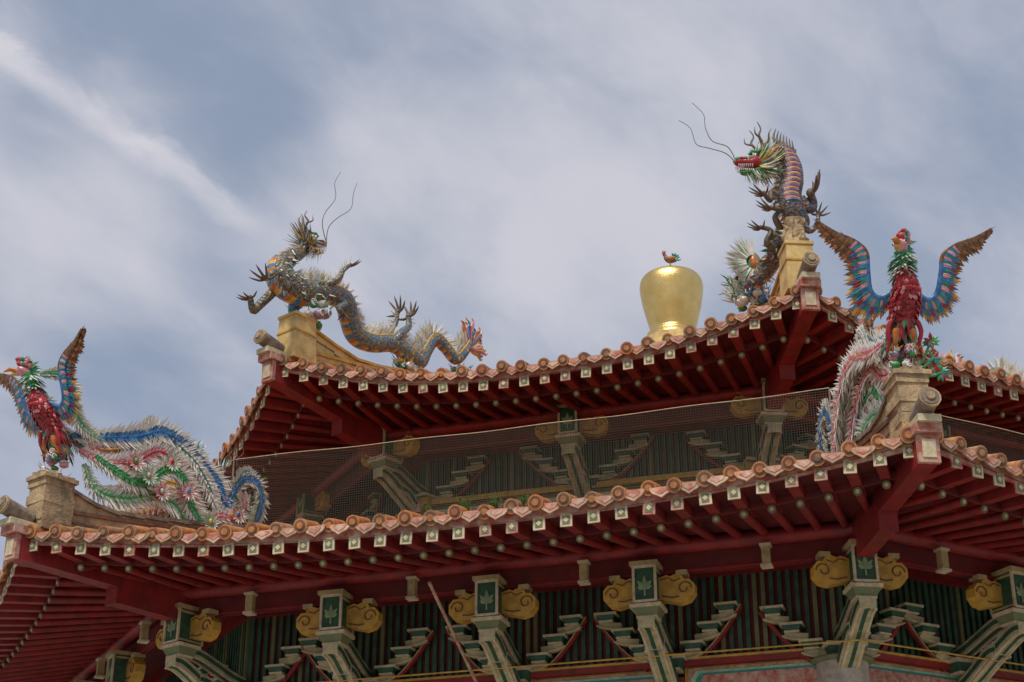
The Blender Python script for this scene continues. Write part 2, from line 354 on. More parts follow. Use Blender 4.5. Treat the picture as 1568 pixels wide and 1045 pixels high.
# ------------------------------------------------------------------ brackets
def stack(mb,x,y,z,sx):
    mb.box((x,y,z+.09),(.30,.22,.03),'cream'); mb.box((x,y,z+.04),(.25,.19,.07),'green_d',taper=.7); mb.box((x,y,z-.005),(.19,.15,.022),'cream')
    mb.bar([(x-sx*.2,y-.02,z-.08),(x,y-.02,z-.06),(x+sx*.10,y-.02,z-.03)],.10,.09,'arm')
    mb.bar([(x-sx*.2,y+.038,z-.12),(x,y+.038,z-.10),(x+sx*.13,y+.038,z-.05)],.015,.02,'cream')
def bracket(name,bh,ext,wallside=True,vw=1.0):
    mb=MB()
    y=ext
    mb.box((0,y-.22,bh),(.27,.44,.42),'green_d')
    for sx in(-1,1):
        mb.box((sx*.138,y+.008,bh),(.032,.03,.46),'cream'); mb.box((sx*.1365,y-.42,bh),(.02,.03,.44),'cream')
        mb.box((sx*.137,y-.22,bh+.195),(.012,.40,.03),'cream_warm'); mb.box((sx*.137,y-.22,bh-.195),(.012,.40,.03),'cream_warm')
    mb.box((0,y+.008,bh+.22),(.244,.03,.03),'cream'); mb.box((0,y+.008,bh-.22),(.244,.03,.03),'cream')
    for a,l in((0,.17),(42,.14),(-42,.14),(75,.10),(-75,.10)):
        d=V((math.sin(rad(a)),0,math.cos(rad(a)))); mb.blade(V((0,y+.012,bh-.06)),d,(0,1,0),l,.06,'leafpaint',.1)
    mb.box((0,y+.01,bh-.11),(.02,.012,.09),'leafpaint')
    mb.box((0,y-.15,bh+.26),(.36,.42,.05),'cream_warm')
    for sx in(-1,1):
        o=[(0,-.12),(.14,-.15),(.26,-.18),(.38,-.15),(.45,-.06),(.45,.05),(.39,.12),(.32,.12),(.30,.17),(.22,.20),(.15,.17),(.10,.19),(.0,.16)]
        o=[(sx*(a+.135),b_) for a,b_ in o]
        if sx<0: o=o[::-1]
        mb.extr(o,Matrix.Translation((0,y-.28,bh-.04)),.16,'ochre')
        c=V((sx*.46,y-.195,bh-.04)); 
        sp=[c+V((sx*math.cos(q)*(.095-.010*q),0,math.sin(q)*(.095-.010*q))) for q in [i*.55 for i in range(13)]]
        mb.tube(sp,.010,'tile_dark',5)
        mb.tube([c+V((-sx*.07,0,-.10)),c+V((-sx*.16,0,-.11)),c+V((-sx*.28,0,-.08))],.010,'tile_dark',5)
        mb.tube([c+V((-sx*.05,0,.13)),c+V((-sx*.13,0,.10)),c+V((-sx*.2,0,.15)),c+V((-sx*.3,0,.13))],.008,'tile_dark',5)
        mb.box((sx*.43,y-.28,bh+.17),(.14,.18,.06),'cream_warm')
    mb.box((0,y-.17,bh-.27),(.40,.38,.045),'cream'); mb.box((0,y-.17,bh-.345),(.35,.33,.10),'green_grey',taper=.72)
    mb.box((0,y-.17,bh-.405),(.26,.25,.03),'cream')
    def arm(y0,z0,y1,z1,w=.21,h=.15):
        P=[(0,y0,z0),(0,y0-.16,z0-.02),(0,y0-(y0-y1)*.45,z0+(z1-z0)*.42),(0,y0-(y0-y1)*.75,z0+(z1-z0)*.8),(0,y1,z1)]
        P=cr(P,4)
        mb.bar(P,w,h,'arm')
        for sx in(-1,1):
            mb.bar([(p[0]+sx*(w/2-.01),p[1],p[2]-h/2-.008) for p in P],.03,.02,'cream')
            mb.bar([(p[0]+sx*(w/2+.006),p[1],p[2]) for p in P],.012,.05,'green_d')
        mb.bar([(p[0],p[1],p[2]-h/2-.006) for p in P],.05,.015,'green_d')
    e2=min(.62,bh*.75)
    arm(ext-.02,bh-.48,.05,bh-.48-e2)
    arm(ext-.35,bh-.30,.05,bh-.55,.15,.13)
    arm(ext-.45,bh-.66,.0,bh-.66-e2*.7,.26,.13)
    mb.box((0,.16,.02),(.52,.34,.05),'cream'); mb.box((0,.15,-.06),(.46,.30,.11),'green_d',taper=.8); mb.box((0,.15,-.13),(.36,.26,.03),'cream')
    if wallside:
        for sx in(-1,1):
            for i in range(3): stack(mb,sx*(.34+.23*i)*vw,.14,.12+i*(bh*.34),sx)
            P=cr([(sx*.28*vw,.1,-.08),(sx*.50*vw,.1,.08),(sx*.72*vw,.1,bh*.45),(sx*.98*vw,.1,bh*.95)],5)
            mb.bar(P,.05,.05,'red'); mb.bar([(p[0],p[1]+.03,p[2]+.028) for p in P],.02,.012,'cream_warm')
    return mb.mesh(name)
AWL=9.98; AWU=6.6; ZL=7.10; ZU=10.95; BL=.69
bl=bracket('lower_bracket',BL,1.34); blc=bracket('lower_corner_bracket',BL+.04,1.34,False)
bu=bracket('upper_bracket',.68,1.18,vw=1.15); buc=bracket('upper_corner_bracket',.68,1.18,False)
for k in range(8):
    w=AWL*T22*2
    for j,s in enumerate((-.235,.015,.275)):
        obj(f'lower_bracket_{k}_{j}',bl,temple,faceM(k)@Matrix.Translation((s*w,AWL,ZL)))
    obj(f'lower_corner_bracket_{k}',blc,temple,cornM(k)@Matrix.Translation((0,AWL/C22,ZL)))
    obj(f'upper_bracket_{k}_0',bu,temple,faceM(k)@Matrix.Translation((0,AWU,ZU)))
    obj(f'upper_corner_bracket_{k}',buc,temple,cornM(k)@Matrix.Translation((0,AWU/C22,ZU)))
def halfstacks(mb,hw,aw,z0,bh,vw):
    for sx in(-1,1):
        for i in range(3): stack(mb,sx*(hw-(.34+.23*i)*vw),aw+.14,z0+.12+i*bh*.34,-sx)
        P=cr([(sx*(hw-.28*vw),aw+.1,z0-.08),(sx*(hw-.5*vw),aw+.1,z0+.08),(sx*(hw-.72*vw),aw+.1,z0+bh*.45),(sx*(hw-.98*vw),aw+.1,z0+bh*.95)],5)
        mb.bar(P,.05,.05,'red')
def wall(name,aw,z0,z1,zbase,bh,vw):
    mb=MB(); hw=aw*T22
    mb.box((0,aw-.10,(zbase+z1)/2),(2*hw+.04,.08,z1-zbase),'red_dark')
    n=int(2*hw/.11)
    for i in range(n):
        x=-hw+.055+i*.11; mb.box((x,aw-.03,(z0+z1)/2),(.055,.05,z1-z0),'louver' if random.random()<.8 else 'green_grey')
    mb.box((0,aw+.02,z1-.12),(2*hw,.10,.20),'red'); 
    halfstacks(mb,hw,aw,z0,bh,vw)
    return mb,hw
mb,hw=wall('lower_wall',AWL,7.0,8.44,0,BL,1)
mb.box((0,AWL+.05,7.06),(2*hw+.1,.20,.07),'red'); mb.box((0,AWL+.08,7.115),(2*hw+.14,.18,.03),'ochre')
PZ=6.50
for i in range(4):
    cx=-hw+(i+.5)*hw/2; ww=hw/2-.14
    mb.box((cx,AWL,PZ),(ww,.10,1.06),'ochre'); mb.box((cx,AWL+.06,PZ),(ww-.1,.03,1.0),'drip')
    o=[(-ww/2+.16,.46),(ww/2-.16,.46),(ww/2-.09,.37),(ww/2-.09,-.33),(ww/2-.16,-.42),(-ww/2+.16,-.42),(-ww/2+.09,-.33),(-ww/2+.09,.37)]
    mb.extr(o,Matrix.Translation((cx,AWL+.085,PZ)),.02,'g_mint')
    mb.extr([(a*.93,b_*.93) for a,b_ in o],Matrix.Translation((cx,AWL+.10,PZ)),.02,'g_teal')
    mb.extr([(a*.86,b_*.86) for a,b_ in o],Matrix.Translation((cx,AWL+.112,PZ)),.02,'red_faded')
    mb.box((cx,AWL,5.5),(ww+.2,.16,.2),'ochre')
    for q in(-.25,.25):
        mb.box((cx+q*ww,AWL,2.9),(ww*.46,.08,4.6),'red'); mb.box((cx+q*ww,AWL+.05,3.6),(ww*.36,.03,2.6),'louver'); mb.box((cx+q*ww,AWL+.05,1.4),(ww*.36,.03,1.0),'red_faded')
    if i: mb.cyl((-hw+i*hw/2,AWL,0),(-hw+i*hw/2,AWL,6.9),.09,'red',12)
for s in(-.375,-.125,.125,.375):
    x=s*2*hw*1.12; mb.box((x,11.28,8.02),(.10,.10,.26),'cream_warm'); mb.box((x,11.28,7.885),(.14,.14,.03),'cream'); mb.box((x,11.28,8.15),(.14,.14,.03),'cream')
hc=10.75*T22; mb.cyl((-hc,10.75,7.02),(hc,10.75,7.02),.012,'ochre',6)
me=mb.mesh('lower_wall')
for k in range(8): obj(f'lower_wall_{k+1}',me,temple,faceM(k))
mb,hw=wall('upper_wall',AWU,10.9,11.9,9.9,.66,1.15)
mb.box((0,AWU+.08,10.86),(2*hw+.2,.36,.09),'ochre'); mb.box((0,AWU+.05,10.76),(2*hw+.1,.22,.10),'green_grey'); mb.box((0,AWU+.1,10.67),(2*hw+.2,.36,.07),'cream')
for i in range(2):
    cx=(-.5+i)*hw
    mb.box((cx,AWU+.0,10.4),(hw-.3,.06,.4),'g_teal'); mb.box((cx,AWU+.02,10.4),(hw-.45,.06,.28),'ochre')
me=mb.mesh('upper_wall')
for k in range(8): obj(f'upper_wall_{k+1}',me,temple,faceM(k))
mb=MB(); r=AWL/C22
mb.tube([(0,r,0),(0,r,6.96)],.33,'column_stone',24); mb.box((0,r,.15),(.95,.95,.3),'stone'); mb.lathe([(.33,6.92),(.40,6.95),(.40,6.98),(.0,6.98)],'green_grey',(0,r,0),24)
me=mb.mesh('corner_column')
mb2=MB(); r=AWU/C22; mb2.tube([(0,r,9.8),(0,r,10.9)],.2,'red',16); mb2.box((0,r+.05,10.86),(.55,.5,.12),'ochre'); mb2.box((0,r+.15,10.72),(.42,.5,.14),'drip')
me2=mb2.mesh('upper_column')
for k in range(8): obj(f'corner_column_{k+1}',me,temple,cornM(k)); obj(f'upper_column_{k+1}',me2,temple,cornM(k))
mb=MB(); mb.lathe([(0,.0),(13.2,.0),(13.2,.45),(0,.45)],'paving',(0,0,.005),8,False); obj('plinth',mb.mesh('plinth'),temple,AX@Matrix.Rotation(rad(5),4,'Z'))

# ------------------------------------------------------------------ net
net=empty('bird_net')
mb=MB(); an=10.42; h=an*T22
vs=[];fs=[]; nx,nz=36,6
for i in range(nx+1):
    for j in range(nz+1):
        u=-1+2*i/nx; q=j/nz; vs.append((u*h,an-.08*math.sin(math.pi*q)*(1-u**8)*(1+.5*math.sin(u*9)),8.75+1.75*q-(.03*(1-u*u)+.008*math.sin(u*14))*q))
for i in range(nx):
    for j in range(nz):
        a=i*(nz+1)+j; fs.append((a,a+nz+1,a+nz+2,a+1))
mb.add(vs,fs,'net',True)
mb.tube([vs[i*(nz+1)+nz] for i in range(nx+1)],.006,'cream',5)
mb.cyl((-h,an,8.9),(-h,an,10.5),.014,'stone_dark',6)
me=mb.mesh('net')
for k in range(8): obj(f'net_panel_{k+1}',me,net,faceM(k))
mb=MB(); mb.tube([(.50,10.6,6.9),(.66,12.0,7.85)],.022,'drip',8); obj('bamboo_pole',mb.mesh('bamboo_pole'),None,faceM(0))

# ------------------------------------------------------------------ golden urn finial + rooster
mb=MB()
mb.lathe([(.0,-1.1),(.9,-1.1),(.75,-.5),(.6,-.2),(.56,-.05)],'yellow_wall',(0,0,0),32)
pr=cr([(.56,-.06),(.55,.0),(.55,.06),(.49,.10),(.47,.14),(.485,.22),(.55,.48),(.615,.76),(.655,1.02),(.665,1.15),(.650,1.26),(.605,1.35),(.53,1.41),(.42,1.45),(.25,1.47),(.08,1.48)],2)+[(.06,1.66),(.0,1.67)]
mb.lathe(pr,'gold',(0,0,0),56)
obj('golden_urn_finial',mb.mesh('golden_urn_finial'),None,Matrix.Translation((CX+.14,CY,16.5)))
mb=MB()
P=cr([(.16,0,.16,.02),(.09,0,.18,.06),(0,0,.18,.085),(-.08,0,.21,.07),(-.12,0,.28,.045),(-.15,0,.35,.035)],4)
mb.tube([p[:3] for p in P],[p[3] for p in P],'g_brown',10)
for i in range(8): mb.blade((.11,0,.2),(math.cos(rad(10+i*14)),.1*(-1)**i,math.sin(rad(10+i*14))),(0,1,0),.2,.07,'g_teal')
mb.ball((-.155,0,.36),(.04,.035,.04),'g_red'); 
for i in range(4): mb.spike((-.18+.022*i,0,.385),(-.2+.1*i,0,1),.06,.018,'g_red')
mb.spike((-.18,0,.355),(-1,0,-.1),.05,.014,'g_yellow'); mb.spike((-.175,0,.34),(0,0,-1),.07,.018,'g_red')
for s in(-1,1): mb.tube([(0,s*.03,.15),(.01,s*.03,0)],.011,'g_yellow',5); mb.blade((-.06,s*.08,.21),(1,0,.1),(0,s,0),.2,.1,'g_orange')
obj('rooster_statue',mb.mesh('rooster_statue'),None,Matrix.Translation((CX+.14,CY,18.16))@Matrix.Rotation(rad(10),4,'Z')@Matrix.Scale(.85,4))

# ------------------------------------------------------------------ creature helpers
def claw(mb,p,d,nrm,s,m='horn'):
    p=V(p); d=V(d).normalized(); nrm=V(nrm).normalized(); sd=d.cross(nrm)
    mb.ball(p,s*.22,m,n=8,k=5)
    for a in(-70,-30,5,40,110):
        dd=d*math.cos(rad(a))+sd*math.sin(rad(a))
        q=p+dd*s*.5+nrm*s*.06
        mb.tube([p,p+dd*s*.3+nrm*s*.1,q,p+dd*s*.85-nrm*s*.1+d*s*.12,p+dd*s*1.1-nrm*s*.25+d*s*.2],[s*.13,s*.11,s*.10,s*.07,s*.01],m,6)
def leg(mb,pts,r0,r1,m,cd,cn,cs,fringe=None):
    P=cr(pts,4); n=len(P); mb.tube(P,[r0+(r1-r0)*i/(n-1) for i in range(n)],m,8)
    claw(mb,P[-1],cd,cn,cs)
    if fringe:
        for i in range(1,n-1):
            for q in range(3): mb.spike(P[i],V(fringe)+V([random.uniform(-.5,.5) for _ in range(3)]),random.uniform(.10,.2),.013,'white')
def dhead(mb,pos,fwd,upv,s,col='g_orange',mane=('g_green','white','g_yellow'),ns=120,hl=1.0):
    pos=V(pos); f=V(fwd).normalized(); sd=f.cross(V(upv)).normalized(); u=sd.cross(f)
    P=lambda a,b_,c=0: pos+(f*a+u*b_+sd*c)*s
    def loft(L,m,n=12):
        vs=[];fs=[]
        for a,b_,rw,rh in L:
            for k in range(n):
                q=2*math.pi*k/n; vs.append(P(a,b_+math.sin(q)*rh,math.cos(q)*rw))
        for i in range(len(L)-1):
            for k in range(n): fs.append((i*n+k,i*n+(k+1)%n,(i+1)*n+(k+1)%n,(i+1)*n+k))
        fs.append(tuple(range(n))); fs.append(tuple((len(L)-1)*n+k for k in range(n))); mb.add(vs,fs,m,True)
    loft(cr([(-.9,-.05,.4,.42),(-.35,.12,.58,.52),(.1,.18,.55,.42),(.5,.08,.42,.24),(.9,.06,.38,.2),(1.2,.12,.32,.2),(1.42,.1,.14,.1)],3),col)
    loft(cr([(-.35,-.3,.42,.22),(.2,-.48,.36,.13),(.7,-.62,.32,.10),(1.0,-.62,.22,.08),(1.15,-.56,.08,.05)],3),'g_green' if col!='scale_head' else 'g_yellow')
    loft(cr([(-.1,-.26,.3,.08),(.5,-.42,.22,.06),(1.0,-.42,.14,.04),(1.2,-.34,.05,.03)],3),'g_red',8)
    for c in(-1,1):
        mb.ball(P(1.28,.28,c*.17),s*.15,'g_green',n=8,k=6); mb.ball(P(.28,.5,c*.36),s*.2,'white',n=10,k=8); mb.ball(P(.38,.53,c*.47),s*.1,'black',n=8,k=6)
        mb.tube([P(.55,.55,c*.4),P(.3,.78,c*.45),P(-.1,.75,c*.5),P(-.5,.95,c*.6)],[s*.06,s*.12,s*.1,s*.02],'g_green',6)
        mb.tube([P(1.3,.3,c*.1),P(1.0,.34,c*.25),P(.6,.3,c*.3)],[s*.08,s*.1,s*.05],'g_red',6)
        for i in range(8):
            a=.35+i*.13; mb.spike(P(a,-.1,c*(.36-.02*i)),-u+f*.15,s*(.26 if i not in(5,6) else .4),s*.05,'white')
            mb.spike(P(a,-.52,c*(.32-.02*i)),u+f*.1,s*.18,s*.04,'white')
        A=[P(-.25,.55,c*.3),P(-.5,1.0*hl,c*.45),P(-.6,1.5*hl,c*.4),P(-.4,2.05*hl,c*.55),P(-.65,2.6*hl,c*.5),P(-.45,3.1*hl,c*.55)]
        A=cr(A,4); mb.tube(A,[s*(.17-.15*i/(len(A)-1)) for i in range(len(A))],'horn',7)
        mb.tube(cr([A[6],P(-.95,1.6*hl,c*.65),P(-1.0,2.1*hl,c*.8),P(-1.25,2.5*hl,c*.85)],3),[s*.10,s*.10,s*.09,s*.08,s*.07,s*.06,s*.05,s*.03,s*.02,s*.01],'horn',6)
        mb.tube(cr([A[11],P(-.05,2.1*hl,c*.7),P(-.1,2.6*hl,c*.75)],3),[s*.08,s*.07,s*.06,s*.05,s*.04,s*.02,s*.01],'horn',6)
        mb.blade(P(-.45,.35,c*.55),-f*.6+u*.5+sd*c,u,s*.7,s*.35,'g_orange')
    for i in range(ns):
        a=random.uniform(0,2*math.pi); rr=random.uniform(.35,.55); b0=random.uniform(-.85,-.1)
        d=-f*random.uniform(.25,.9)+u*math.sin(a)*.9+sd*math.cos(a)*.9
        mb.spike(P(b0,math.sin(a)*rr,math.cos(a)*rr),d,s*random.uniform(.9,1.6),s*.075,mane[i%len(mane)],bend=u*.25)
    for i in range(44):
        a=random.uniform(-.4,.8); c=random.uniform(-.35,.35); mb.spike(P(a,-.5,c),-u*.9-f*random.uniform(-.2,.8)+sd*c,s*random.uniform(.5,1.0),s*.045,'white' if i%3 else mane[0])
    for i in range(8): mb.spike(P(1.0-.25*i,.25+.06*min(i,4),0),u-f*.5,s*.35,s*.06,'g_green')
def dbody(mb,P,side,m1,belly,spikes=True,sl=.17,sm=('white',),flip=1,nstep=6,skip=0,spw=.017):
    Q=cr(P,nstep); pts=[V(q[:3]) for q in Q]; rs=[q[3] for q in Q]; side=V(side)
    mb.tube(pts,rs,lambda i,j:(belly[i%len(belly)] if (j in(5,6) if flip>0 else j in(0,11)) else (m1(i) if callable(m1) else m1)),12,side=side)
    n=len(pts)
    if spikes:
        for i in range(skip,n-1):
            t=(pts[i+1]-pts[i-1] if i else pts[1]-pts[0]).normalized(); nn=t.cross(side).normalized()*flip
            for h in(0,.33,.66):
                p=pts[i].lerp(pts[i+1],h)
                for q in(-.35,0,.35):
                    mb.spike(p+nn*rs[i]*.85,nn+t*.55+side*q,sl*random.uniform(.75,1.2)*(1 if q==0 else .75),spw,sm[(i)%len(sm)])
    return pts,rs
def whisk(mb,pts): 
    P=cr(pts,6); mb.tube(P,[.008*(1-.5*i/len(P)) for i in range(len(P))],'horn',5)
def cloudbase(mb,c,w,h,cols=('g_purple','g_green','white','g_blue')):
    c=V(c)
    for i in range(26):
        a=random.uniform(0,2*math.pi); z=random.random(); r=w*(1-.45*z)
        p=c+V((r*math.cos(a)*.8,r*math.sin(a)*.8,h*z)); q=w*random.uniform(.20,.32)
        mb.ball(p,(q,q,q*.7),cols[i%len(cols)],n=8,k=6)
        mb.tube([p+V((math.cos(a)*q*.9,math.sin(a)*q*.9,0))+V((-math.sin(a)*math.cos(k)*q*.5,math.cos(a)*math.cos(k)*q*.5,math.sin(k)*q*.5)) for k in [j*.8 for j in range(7)]],q*.12,'white',5)
        mb.spike(p,(math.cos(a),math.sin(a),.5),q*2,q*.2,cols[(i+1)%len(cols)],bend=(0,0,.4))

# ---- upper-left dragon: laid out in the vertical plane of the hip, x inward / z up
def D(px,py,l=0.): 
    m_=(px-440)/66.; return (m_,l,(490-py+29*m_)/86.)
mb=MB()
body=[(438,386,0,10),(424,397,.02,13),(412,412,.03,17),(416,434,.0,21),(440,450,-.06,20),(470,450,-.10,16),(500,460,-.06,15),(514,484,.02,14),(529,509,.08,14),(552,521,.04,13.5),(578,523,-.04,13),(600,540,-.08,12),(621,552,-.04,11),(637,530,.03,10),(652,511,.05,10),(668,526,.02,9),(682,546,-.03,8.5),(697,533,-.03,7.5),(708,518,0,6)]
pts,rs=dbody(mb,[(*D(a,b_,c),r/86.) for a,b_,c,r in body],(0,1,0),lambda i:'scale_neck' if i<34 else 'scale_blue',('g_yellow','g_blue','g_orange'),sl=.27,sm=('white','white','cream'),skip=16,spw=.02)
for i in range(6,30):
    for q in range(3):
        a=random.uniform(2.2,4.2); mb.spike(pts[i]+V((random.uniform(-.5,.5)*rs[i],-rs[i]*.75,random.uniform(-.6,.6)*rs[i])),(random.uniform(-.3,.9),-.6,random.uniform(-.9,.2)),.13,.02,('cream','g_brown','white','g_teal')[(i+q)%4])
for i in range(32,len(pts)-1,2):
    mb.ball(pts[i]+V((0,-rs[i]*.86,-rs[i]*.15)),(.03,.02,.04),('g_yellow','g_orange','g_blue')[(i//2)%3],n=6,k=4)
for i in range(28,len(pts)-1):
    t=(pts[i+1]-pts[i]).normalized(); nn=t.cross(V((0,1,0))).normalized()
    mb.cyl(pts[i]+nn*rs[i]*.75+V((0,-rs[i]*.6,0)),pts[i+1]+nn*rs[i+1]*.75+V((0,-rs[i+1]*.6,0)),.018,'g_yellow',5)
dhead(mb,D(450,374,-.03),(.9,-.25,.12),(0,0,1),.20,'scale_head',('horn','white','cream','g_yellow','g_blue'),hl=.85)
cloudbase(mb,D(455,492,0),.36,.55)
leg(mb,[D(415,440,-.1),D(400,450,-.3),D(388,432,-.35),D(376,440,-.3)],.10,.045,'scale_neck',(-1,-.2,.2),(0,-.3,-1),.22,(0,0,-1))
leg(mb,[D(415,440,.1),D(402,462,.25),D(396,470,.3),D(388,452,.25)],.09,.045,'scale_neck',(-1,.3,-.3),(0,0,-1),.18)
leg(mb,[D(455,445,-.15),D(474,436,-.3),D(482,420,-.3),D(492,411,-.3)],.07,.03,'scale_neck',(1,-.2,.4),(0,0,-1),.16,(0,0,1))
leg(mb,[D(480,455,-.15),D(490,470,-.25),D(478,478,-.3),D(484,486,-.3)],.07,.04,'scale_blue',(.5,-.2,-1),(1,0,0),.14)
leg(mb,[D(575,522,-.1),D(585,508,-.15),D(598,497,-.1),D(598,480,-.1)],.09,.04,'scale_blue',(.3,-.1,1),(1,0,0),.24,(1,0,.3))
leg(mb,[D(590,530,.1),D(575,505,.15),D(590,490,.1),D(594,468,.1)],.07,.03,'scale_blue',(-.1,0,1),(1,0,0),.22,(-1,0,.3))
whisk(mb,[D(468,372,-.1),D(461,345,-.1),D(464,325,-.1),D(478,300,-.1),D(476,275,-.1),D(484,256,-.1)])
whisk(mb,[D(474,372,0),D(476,345,0),D(488,328,0),D(508,310,0),D(511,285,0),D(516,266,0)])
P0=V(D(706,524)); 
for i in range(30):
    a=rad(-22+i*4.6); c=('g_orange','g_pink','white','g_pink','g_blue','g_yellow')[i%6]
    d=V((math.sin(a),random.uniform(-.12,.12),math.cos(a))); sdv=V((math.cos(a),0,-math.sin(a))); k=random.uniform(.42,.58)*(1 if a<1 else .8)
    mb.tube(cr([P0,P0+d*k*.35+sdv*.02,P0+d*k*.7-sdv*.03,P0+d*k*.92+sdv*.01,P0+d*k*1.02-sdv*.05],2),[.02,.025,.03,.032,.03,.027,.022,.015,.005],c,6)
cloudbase(mb,D(600,570),.24,.3,('g_yellow','g_teal','white'))
cloudbase(mb,D(692,580),.22,.24,('g_blue','g_green','g_pink'))
for i in range(6): mb.blade(V(D(768,562)),(math.cos(.4+i*.4),0,math.sin(.4+i*.4)),(0,1,0),.2,.08,('g_teal','white','g_green')[i%3])
mb.ball(D(768,568),(.1,.08,.12),'g_teal'); mb.tube([D(768,570),D(768,590)],.04,'g_teal',6)
dragL=mb.mesh('dragon_ridge')
def hipM(k,r,z): return cornM(k)@Matrix.Translation((0,r,z))@Matrix.Rotation(rad(-90),4,'Z')
obj('dragon_statue',dragL,None,hipM(-1,RU,UP))
obj('dragon_statue',dragL,None,hipM(1,RU,UP-.3))

# ---- upper-right dragon rearing above the corner
def E(px,py,x=0.): return (x,-(px-1222+22*x)/105.,(375-py+45*x)/96.)
mb=MB()
rock(mb,(0,0,0),.19,.48,'stone')
for i in range(14):
    a=random.uniform(0,6.28); mb.spike((.15*math.cos(a),.15*math.sin(a),random.uniform(.1,.45)),(math.cos(a),math.sin(a),.4),.1,.03,'cream')
B=[(1190,236,0,11),(1202,222,0,13),(1216,222,0,14),(1225,242,0,15),(1224,268,0,17),(1218,292,0,18),(1223,315,.02,18),(1232,335,.15,14),(1215,352,.3,13),(1196,372,.5,12),(1190,392,.8,12),(1178,410,1.1,11),(1160,425,1.4,11),(1145,440,1.7,10),(1138,420,1.75,9),(1150,400,1.7,7),(1162,388,1.65,5)]
pts,rs=dbody(mb,[(*E(a,b_,c),r/100.) for a,b_,c,r in B],(1,0,0),'scale_dark',('g_red','g_orange','cream','g_blue'),sl=.13,sm=('g_orange','g_teal','white'),flip=-1)
for i in range(2,34):
    for q in(0,.5):
        p=pts[i].lerp(pts[i+1],q); mb.tube([p+V((-rs[i]*.80,rs[i]*.6,0)),p+V((-rs[i]*1.0,.2*rs[i],.01)),p+V((-rs[i]*1.0,-rs[i]*.2,.01)),p+V((-rs[i]*.80,-rs[i]*.6,0))],.014,('g_red','cream','g_orange','g_blue')[(i*2+int(q*2))%4],5)
for i in range(0,len(pts)-1):
    mb.ball(pts[i]+V((-rs[i]*.3,-rs[i]*.85,0)),(.03,.03,.04),('g_blue','g_teal','g_orange')[i%3],n=6,k=4)
for i in range(40,90):
    if i<len(pts):
        for q in range(3): mb.spike(pts[i]+V((-rs[i]*.6,random.uniform(-.7,.7)*rs[i],random.uniform(-.6,.6)*rs[i])),(-.4,random.uniform(-.3,1),random.uniform(-1,.6)),.15,.02,('white','g_green','white','g_red')[(i+q)%4])
dhead(mb,E(1168,243),(-.25,.95,-.12),(0,0,1),.23,'g_red',('g_green','white','g_mint','g_yellow','white'),ns=160,hl=.95)
for i in range(7): mb.tube(cr([E(1200+i*4,218+i*3),E(1203+i*5,205+i*2),E(1201+i*5,194+i*3),E(1206+i*4,180+i*3)],3),[.03,.03,.03,.028,.025,.022,.018,.014,.009,.004],'horn',5)
leg(mb,[E(1235,295),E(1250,310),E(1256,300),E(1252,285,-.1)],.09,.045,'scale_dark',(-.1,-.6,1),(0,-1,0),.32)
leg(mb,[E(1210,295),E(1192,285),E(1188,300,-.1),E(1178,290,-.2)],.06,.03,'horn',(0,1,.2),(0,0,-1),.18)
leg(mb,[E(1205,345,.2),E(1195,325,.1),E(1205,315,0),E(1188,312,-.1)],.06,.03,'horn',(0,1,.3),(0,0,-1),.18)
leg(mb,[E(1200,375,.4),E(1180,365,.3),E(1188,345,.3),E(1172,340,.3)],.06,.03,'horn',(0,1,.1),(0,0,-1),.16)
leg(mb,[E(1235,330),E(1245,345),E(1258,335),E(1262,318)],.06,.03,'scale_dark',(0,-.4,1),(1,0,0),.16)
whisk(mb,[E(1140,240),E(1128,215),E(1104,206),E(1094,185),E(1092,162),E(1075,143)])
whisk(mb,[E(1142,245),E(1125,226),E(1098,218),E(1078,212),E(1070,186),E(1052,174)])
c=V(E(1162,392,1.5))
mb.ball(c,(.06,.13,.21),'g_green'); mb.ball(c+V((-.05,0,.02)),(.05,.07,.12),'g_orange')
for i in range(120):
    a=rad(0+i*2.1); d=V((random.uniform(-.3,.1),math.sin(a),math.cos(a)))
    mb.spike(c+V((-.03,0,0))+d*.13,d,random.uniform(.24,.36),.026,'white' if i%7 else 'g_mint')
for i in range(110):
    p=V(E(random.uniform(1122,1185),random.uniform(420,458),1.55)); mb.spike(p,(random.uniform(-.5,.1),random.uniform(.0,1),random.uniform(-.2,.8)),.22,.024,('white','g_mint','white','g_green','white')[i%5])
cloudbase(mb,E(1160,462,1.6),.3,.3)
obj('dragon_statue',mb.mesh('dragon_rearing'),None,hipM(0,RU,UP))

# ---- phoenix : faces outward (-x), y lateral, tail runs inward along the hip
mb=MB()
P=cr([(.30,0,.58,.05),(.18,0,.70,.12),(.05,0,.90,.17),(-.04,0,1.10,.16),(-.05,.01,1.25,.11),(-.04,.04,1.38,.08),(-.05,.07,1.50,.075),(-.08,.09,1.57,.08)],4)
mb.tube([p[:3] for p in P],[p[3] for p in P],lambda i,j:'scale_red' if i<20 else 'g_green',14,side=(0,1,0))
for i in range(200):
    a=random.uniform(-1.8,1.8); q=random.choice(P[6:20]); r=q[3]; mb.blade((q[0]-math.cos(a)*r*.98,q[1]+math.sin(a)*r*.98,q[2]),(-math.cos(a)*.25,math.sin(a)*.25,-1),(-math.cos(a),math.sin(a),0),.09,.06,'g_red' if i%6 else 'g_pink',.3)
hp=V((-.12,.10,1.60)); f=V((-.75,.66,.02)).normalized(); s_=f.cross(V((0,0,1))).normalized()
Mh=Matrix((f,s_*-1,(0,0,1))).transposed()
mb.ball(hp,(.11,.075,.08),'g_pink',Mh); mb.tube([hp+f*.08,hp+f*.17+V((0,0,.02)),hp+f*.26-V((0,0,.03))],[.045,.03,.004],'g_orange',8)
mb.tube([hp+f*.08-V((0,0,.04)),hp+f*.2-V((0,0,.07))],[.03,.005],'g_yellow',6)
